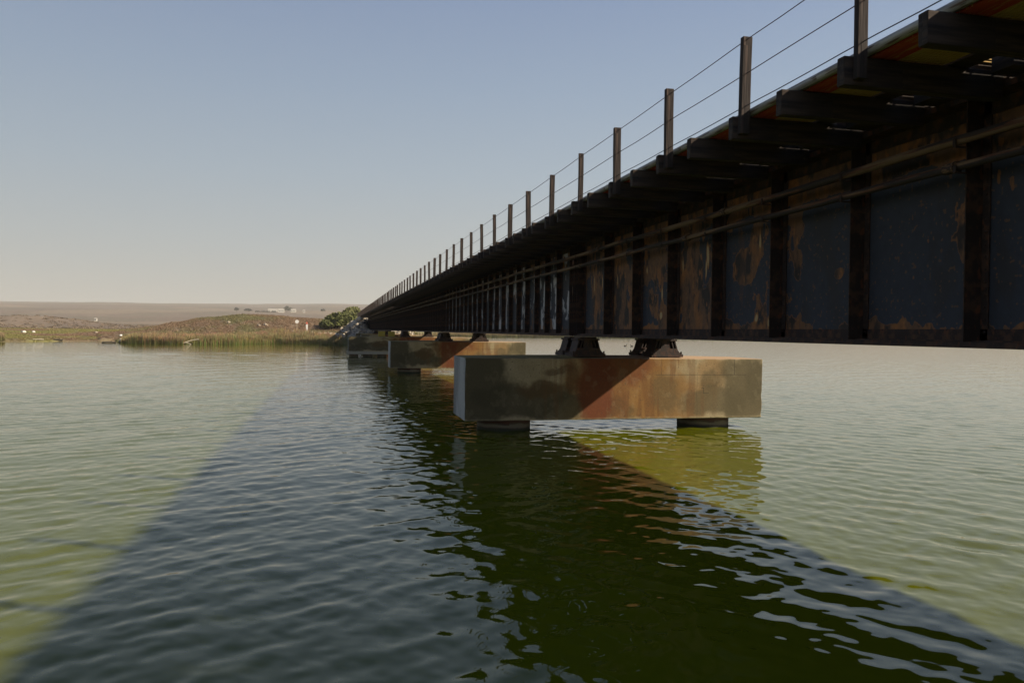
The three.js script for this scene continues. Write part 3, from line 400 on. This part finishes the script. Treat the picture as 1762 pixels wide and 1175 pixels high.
{
  const R = rng(61);
  // reeds along the water's edge
  const reeds = [], low = [], heath = [], grass = [];
  for (let i = 0; i < 26000; i++) {
    const q = -0.245 + 0.245 * R() + (R() < 0.1 ? 0.012 * R() : 0), Zg = 126, X0 = q * Zg, zs = shoreZ(X0), dep = R() * R() * 9 - 0.9, Z = zs + dep, X = q * Z; const edge = smooth(-0.245, -0.23, q), tall = 0.75 + 0.5 * fbm(X * 0.25, Z * 0.3, 3, 14);
    const h = 0.85 * (0.85 + 0.95 * R() * R() + 0.15 * R()) * tall * (0.55 + 0.45 * edge), k = R(); const gr = smooth(0.35, 0.75, fbm(X * 0.4, Z * 0.4, 3, 45) + 0.35 * (R() - 0.5));
    const c = mix3([0.85, 0.95, 0.75], [1.25, 1.05, 1.15], clamp(gr * 0.7 + 0.5 * smooth(0.5, 6, dep) - 0.1)); reeds.push({ x: X, y: Math.max(-0.25, height(X, Z) - 0.03), z: -Z, ry: k * 6.28, sx: 1.0, sy: h, c: c.map(v => v * (0.75 + 0.5 * R())) });
  }
  for (let i = 0; i < 2200; i++) { const q = -0.37 - 0.05 * R(), Z = shoreZ(q * 128) + R() * 3, X = q * Z; if (q > -0.362) continue; reeds.push({ x: X, y: height(X, Z) - 0.03, z: -Z, ry: R() * 6, sx: 1, sy: 0.7 + 0.6 * R(), c: [0.9, 0.9, 0.9] }); }
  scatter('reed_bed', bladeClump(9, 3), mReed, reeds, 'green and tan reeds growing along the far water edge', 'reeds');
  for (let i = 0; i < 24000; i++) { const q = -0.5 + 0.53 * R(), Z = 126 + 130 * Math.pow(R(), 1.3), X = q * Z; if (Z < shoreZ(X) + 0.6) continue; const h = height(X, Z); if (embank(X, Z) > h - 0.4) continue; const n = fbm(X * 0.09, Z * 0.05, 4, 31), mound = q > -0.24 && h > 1.3; const hue = mound ? fbm(X * 0.16, Z * 0.1, 4, 61) : n; const c = mound ? mix3([0.250, 0.165, 0.100], [0.210, 0.185, 0.080], smooth(0.42, 0.66, hue + 0.08 * (R() - 0.5))) : mix3([0.270, 0.245, 0.072], [0.280, 0.170, 0.105], smooth(0.53, 0.66, hue)); (mound ? heath : grass).push({ x: X, y: h - 0.05, z: -Z, ry: R() * 6.28, sx: mound ? 0.3 + 0.45 * R() : 0.4 + 0.3 * R(), sy: mound ? 0.18 + 0.26 * R() : 0.08 + 0.12 * R(), c: c.map((v, i) => v * (0.74 + 0.3 * fbm(X * 0.5, Z * 0.5, 2, 141))) }); }
  scatter('heath_scrub', leafBall(60, 8, 0.17), mLeaf, heath, 'low red-brown and green heath scrub covering the rounded mound', 'scrub');
  scatter('marsh_grass', leafBall(44, 9, 0.18), mLeaf, grass, 'short yellow-green and rusty marsh grass on the flat bank', 'grass');
  const right = []; for (let i = 0; i < 5000; i++) { const X = 12 + 140 * R() * R() + 60 * R(), Z = shoreZ(X) + 10 * R() * R(); right.push({ x: X, y: Math.max(0, height(X, Z)) - 0.05, z: -Z, ry: R() * 6, sx: 3, sy: 1.0 + 0.7 * R(), c: mix3([0.9, 1, 0.8], [1.1, 1, 1], R()) }); }
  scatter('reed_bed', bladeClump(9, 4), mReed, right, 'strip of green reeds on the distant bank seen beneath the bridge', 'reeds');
  // distant scrub on the dune and the hill
  const farScrub = []; for (let i = 0; i < 3600; i++) { const q = -0.52 + 0.6 * R(), Z = 250 + 330 * R(), X = q * Z; if (fbm(X * 0.012, Z * 0.006, 4, 171) < 0.42) continue; const s = 0.5 + 0.8 * R(); farScrub.push({ x: X, y: height(X, Z) - 0.1, z: -Z, ry: R() * 6, sx: s, sy: s * 0.6, c: mix3([0.150, 0.115, 0.075], [0.19, 0.140, 0.095], R()) }); }
  scatter('hillside_scrub', leafBall(30, 10, 0.25), mLeaf, farScrub, 'grey-brown scrub dotted over the dune and plain below the far hill', 'scrub');
  // riprap
  const rocks = []; for (let i = 0; i < 5200; i++) { const Z = 132 + 50 * R(), X = -5 + 20 * R(), h = height(X, Z); if (h < 0 || Math.abs(embank(X, Z) - h) > 0.5 || h > 4.4) continue; const s = 0.18 + 0.42 * R() * R(); const v = 0.20 + 0.22 * R(); rocks.push({ x: X, y: h + s * 0.15, z: -Z, rx: R() * 6, ry: R() * 6, rz: R() * 6, sx: s, sy: s, c: [v, v * 0.88, v * 0.70] }); }
  for (let i = 0; i < 160; i++) { const t = R(), X = mix(-7.5, 1.2, t) + 0.6 * (R() - 0.5), Z = mix(141, 138, t) + 2 * (R() - 0.5), s = 0.16 + 0.26 * R(), v = 0.30 + 0.2 * R(); rocks.push({ x: X, y: Math.max(0, height(X, Z)) + 0.1 + s * 0.3, z: -Z, rx: R() * 6, ry: R() * 6, rz: R() * 6, sx: s, sy: s, c: [v, v * 0.86, v * 0.66] }); }
  scatter('riprap', stoneGeo(2), mStone, rocks, 'pale riprap stones heaped on the embankment slope beside the bridge', 'stones');
}
function bush(label, X, Z, w, h, seed, tone, n = 2600) {
  const y = height(X, Z), t = thing('bush', label, 'bush', [X, y - 0.1, -Z], 'bushes on the embankment'), R = rng(seed), leaves = [], cols = [], limbs = [];
  for (let k = 0; k < 11; k++) { const a = R() * 6.283, d = R() * 0.62, s = 0.34 + 0.24 * R(), px = Math.cos(a) * d * w, pz = Math.sin(a) * d * w, py = h * (0.28 + 0.45 * R() * (1 - d * 0.6)); limbs.push(tubeAlong([V(0, 0, 0), V(px * 0.5, py * 0.45, pz * 0.5), V(px, py, pz)], 0.05, 5)); const g = leafBall(Math.floor(n / 11), seed * 31 + k, 0.16 / s * 0.9); g.scale(w * s, h * s * 0.85, w * s); g.translate(px, py, pz); const f = 0.75 + 0.5 * R(); for (let i = 0; i < g.attributes.position.count; i += 4) { const q = f * (0.7 + 0.6 * R()); for (let j = 0; j < 4; j++) cols.push(tone[0] * q, tone[1] * q, tone[2] * q); } leaves.push(g); }
  const g = mergeGeometries(leaves); g.setAttribute('color', new THREE.Float32BufferAttribute(cols, 3)); mesh('foliage', g, new THREE.MeshPhysicalMaterial({ roughness: 0.9, vertexColors: true, side: THREE.DoubleSide }), t); mesh('stem', mergeGeometries(limbs), std(rgb(0.08, 0.06, 0.04), 0.95), t);
}
bush('low dark green bush at the foot of the rocky embankment', -1.9, 147, 1.9, 1.9, 71, [0.092, 0.106, 0.026]);
bush('broad green bush halfway up the embankment slope beside the stones', 0.5, 149, 2.7, 3.0, 73, [0.104, 0.116, 0.030], 5200);
bush('green bush growing against the fence at the bridge end', 2.1, 155, 1.9, 2.4, 75, [0.108, 0.118, 0.032], 3000);
bush('pale olive rounded bush standing higher than the others behind the bridge end', 3.2, 176, 2.3, 3.2, 77, [0.145, 0.150, 0.052], 3200);

// ---------------------------------------------------------------- small things
const mWhite = std(rgb(0.72, 0.70, 0.66), 0.8), mDrift = std(rgb(0.42, 0.36, 0.26), 0.9), mLog = std(rgb(0.05, 0.042, 0.035), 0.95);
function ground(X, Z, dy = 0) { return [X, Math.max(0, height(X, Z)) + dy, -Z]; }
{
  const d = thing('driftwood', 'bleached forked driftwood branch lying at the edge of the reeds', 'driftwood', ground(-20.8, 121.9, 0.05)); d.position.y = 0.12;
  mesh('branch', mergeGeometries([tubeAlong([V(-1.3, -0.1, 0), V(-0.6, 0.12, 0.1), V(0.2, 0.42, 0), V(1.3, 0.62, 0.1)], 0.09, 7), tubeAlong([V(-0.6, 0.12, 0.1), V(-0.2, 0.05, 0.3), V(0.3, -0.1, 0.4)], 0.06, 6)]), mDrift, d);
  const plank = (X, Z, len, mat, label) => { const t = mesh('log', mergeGeometries([tubeAlong([V(-len / 2, 0, 0), V(0, 0.04, 0.05), V(len / 2, 0, 0)], 0.11, 8), tubeAlong([V(len * 0.1, 0.04, 0), V(len * 0.2, 0.22, 0.1)], 0.05, 6)]), mat); t.position.set(...ground(X, Z, 0.1)); tag(t, label, 'log'); };
  plank(-45.3, 135.6, 1.5, mDrift, 'pale half-sunk log on the grassy shore'); plank(-43.3, 138.0, 1.4, mLog, 'dark waterlogged log on the grassy shore'); plank(-32.6, 125.6, 1.9, mLog, 'dark log lying beside the tip of the reed bed');
  const stone = (X, Z, s, label, m = mStone) => { const t = mesh('boulder', stoneGeo(Math.round(Math.abs(X * 7))), m); t.scale.setScalar(s); t.position.set(...ground(X, Z, s * 0.35)); tag(t, label, 'boulder'); };
  const mPale = std(rgb(0.30, 0.25, 0.19), 0.95), mChalk = std(rgb(0.55, 0.52, 0.46), 0.95);
  stone(-58, 166, 0.42, 'tall white boulder on the yellow-green marsh bank', mChalk); stone(-57, 168, 0.32, 'white boulder beside a taller one on the marsh bank', mChalk); stone(-47, 172, 0.36, 'pale boulder amid rusty grass on the marsh bank', mPale); stone(-31.6, 128.5, 0.42, 'pale boulder beside the tip of the reed bed', mPale); stone(-36, 146, 0.25, 'small white stone on the grass near the reed bed', mWhite);
  stone(-13.5, 148, 0.34, 'brown boulder in the heath above the reeds', mPale); stone(-12.4, 148.5, 0.44, 'larger brown boulder in the heath above the reeds', mPale); stone(-19.2, 152, 0.36, 'flat pale boulder on the red heath mound', mPale);
  const s = thing('round_sign', 'white round sign on a short post beside the bushes', 'sign', ground(-6.6, 142.5)); s.position.y += 0.6; mesh('post', box(-0.05, 0.05, -0.8, 1.4, -0.05, 0.05), mDrift, s); const dg = new THREE.CylinderGeometry(0.32, 0.32, 0.06, 20); dg.rotateX(Math.PI / 2); dg.translate(0, 1.4, 0.085); mesh('disc', dg, mWhite, s);
  const b = thing('marker_post', 'short white marker post with red cap beside the green bush', 'marker', ground(-4.9, 142)); b.position.y += 0.4; mesh('post', box(-0.16, 0.16, -0.6, 1.3, -0.16, 0.16), mWhite, b); const cp = new THREE.ConeGeometry(0.3, 0.45, 4); cp.rotateY(Math.PI / 4); cp.translate(0, 1.53, 0); mesh('cap', cp, std(rgb(0.35, 0.07, 0.04), 0.8), b);
  // far white houses on the hill
  const house = (X, Z, w, d, h, label) => { const t = thing('farm_house', label, 'house', ground(X, Z)); const mh = std(rgb(0.58, 0.56, 0.49), 0.85); mesh('wall', box(-w / 2, w / 2, -2, h, -d / 2, d / 2), mh, t); const sh = new THREE.Shape(); sh.moveTo(-d / 2 - 0.4, 0); sh.lineTo(d / 2 + 0.4, 0); sh.lineTo(0, d * 0.32); sh.closePath(); const rg = new THREE.ExtrudeGeometry(sh, { depth: w + 0.6, bevelEnabled: false }); rg.rotateY(Math.PI / 2); rg.translate(-w / 2 - 0.3, h + 0.004, 0); mesh('roof', rg, std(rgb(0.42, 0.39, 0.34), 0.8), t); for (const k of [-0.3, 0, 0.3]) mesh('window', box(k * w - Math.min(0.6, w * 0.1), k * w + Math.min(0.6, w * 0.1), h * 0.35, h * 0.75, d / 2 + 0.01, d / 2 + 0.06), std(rgb(0.03, 0.03, 0.035), 0.4), t); return t; };
  house(-84, 1290, 9, 7, 3.4, 'white farm house on the hill beside the tall dark trees'); house(-66, 1300, 8, 6, 3.2, 'white farm house to the other side of the dark hill trees'); house(-49, 1285, 3.2, 4, 3, 'tiny white outbuilding standing alone on the hill'); house(-100, 1330, 14, 6, 3, 'long pale farm building behind the white hill house'); house(-208, 760, 1.8, 2.2, 2.0, 'lone white hut on the plain above the marsh bank');
  const ft = (X, Z, w, h, seed, label) => { const t = thing('hill_tree', label, 'tree', ground(X, Z), 'dark trees on the far hill'), g = leafBall(420, seed, 0.22); g.scale(w, h * 0.6, w); g.translate(0, h * 0.45, 0); mesh('crown', g, std(rgb(0.045, 0.05, 0.03), 0.95, { side: THREE.DoubleSide }), t); mesh('trunk', rod(V(0, -0.5, 0), V(0, h * 0.5, 0), 0.25, 6), mLog, t); };
  ft(-76, 1295, 5.5, 9, 3, 'tall dark tree between the white hill houses'); ft(-71, 1310, 4.5, 7, 4, 'dark tree leaning over the white hill house'); ft(-150, 1280, 3.5, 6.5, 5, 'dark rounded tree on the hill left alone on the slope'); ft(-134, 1290, 6.5, 5, 6, 'wide dark tree clump on the hill slope'); ft(-20, 1300, 4, 5, 7, 'dark tree on the hill above the bush-covered embankment');
  for (const X of [-118, -110, -103, -94]) ft(X, 1270, 4, 2.6, Math.round(-X), 'low dark hedge bush below the white hill houses');
  // two ducks on the open water
  const duck = (X, Z, turn) => { const pr = [[0.0, 0], [0.06, 0.02], [0.11, 0.12], [0.13, 0.24], [0.10, 0.38], [0.03, 0.50], [0, 0.54]].map(p => new THREE.Vector2(p[0], p[1])), body = new THREE.LatheGeometry(pr, 14); body.rotateX(Math.PI / 2); body.translate(0, 0.06, -0.27); const neck = tubeAlong([V(0, 0.1, 0.16), V(0, 0.2, 0.24), V(0, 0.3, 0.25)], 0.04, 8), head = new THREE.SphereGeometry(0.06, 12, 8); head.scale(0.85, 0.85, 1.15); head.translate(0, 0.33, 0.27); const t = thing('duck', 'small dark duck floating on the water beyond the bearings', 'duck', [X, 0, -Z], 'pair of ducks on the water'); mesh('body', mergeGeometries([body, neck, head]), std(rgb(0.06, 0.05, 0.04), 0.8), t); const bl = new THREE.ConeGeometry(0.025, 0.09, 6); bl.rotateX(Math.PI / 2); bl.translate(0, 0.32, 0.37); mesh('bill', bl, std(rgb(0.2, 0.12, 0.03), 0.6), t); t.rotation.y = turn; };
  duck(52.6, 137, 1.4); duck(53.5, 136, -1.7);
}
renderer.render(scene, camera);
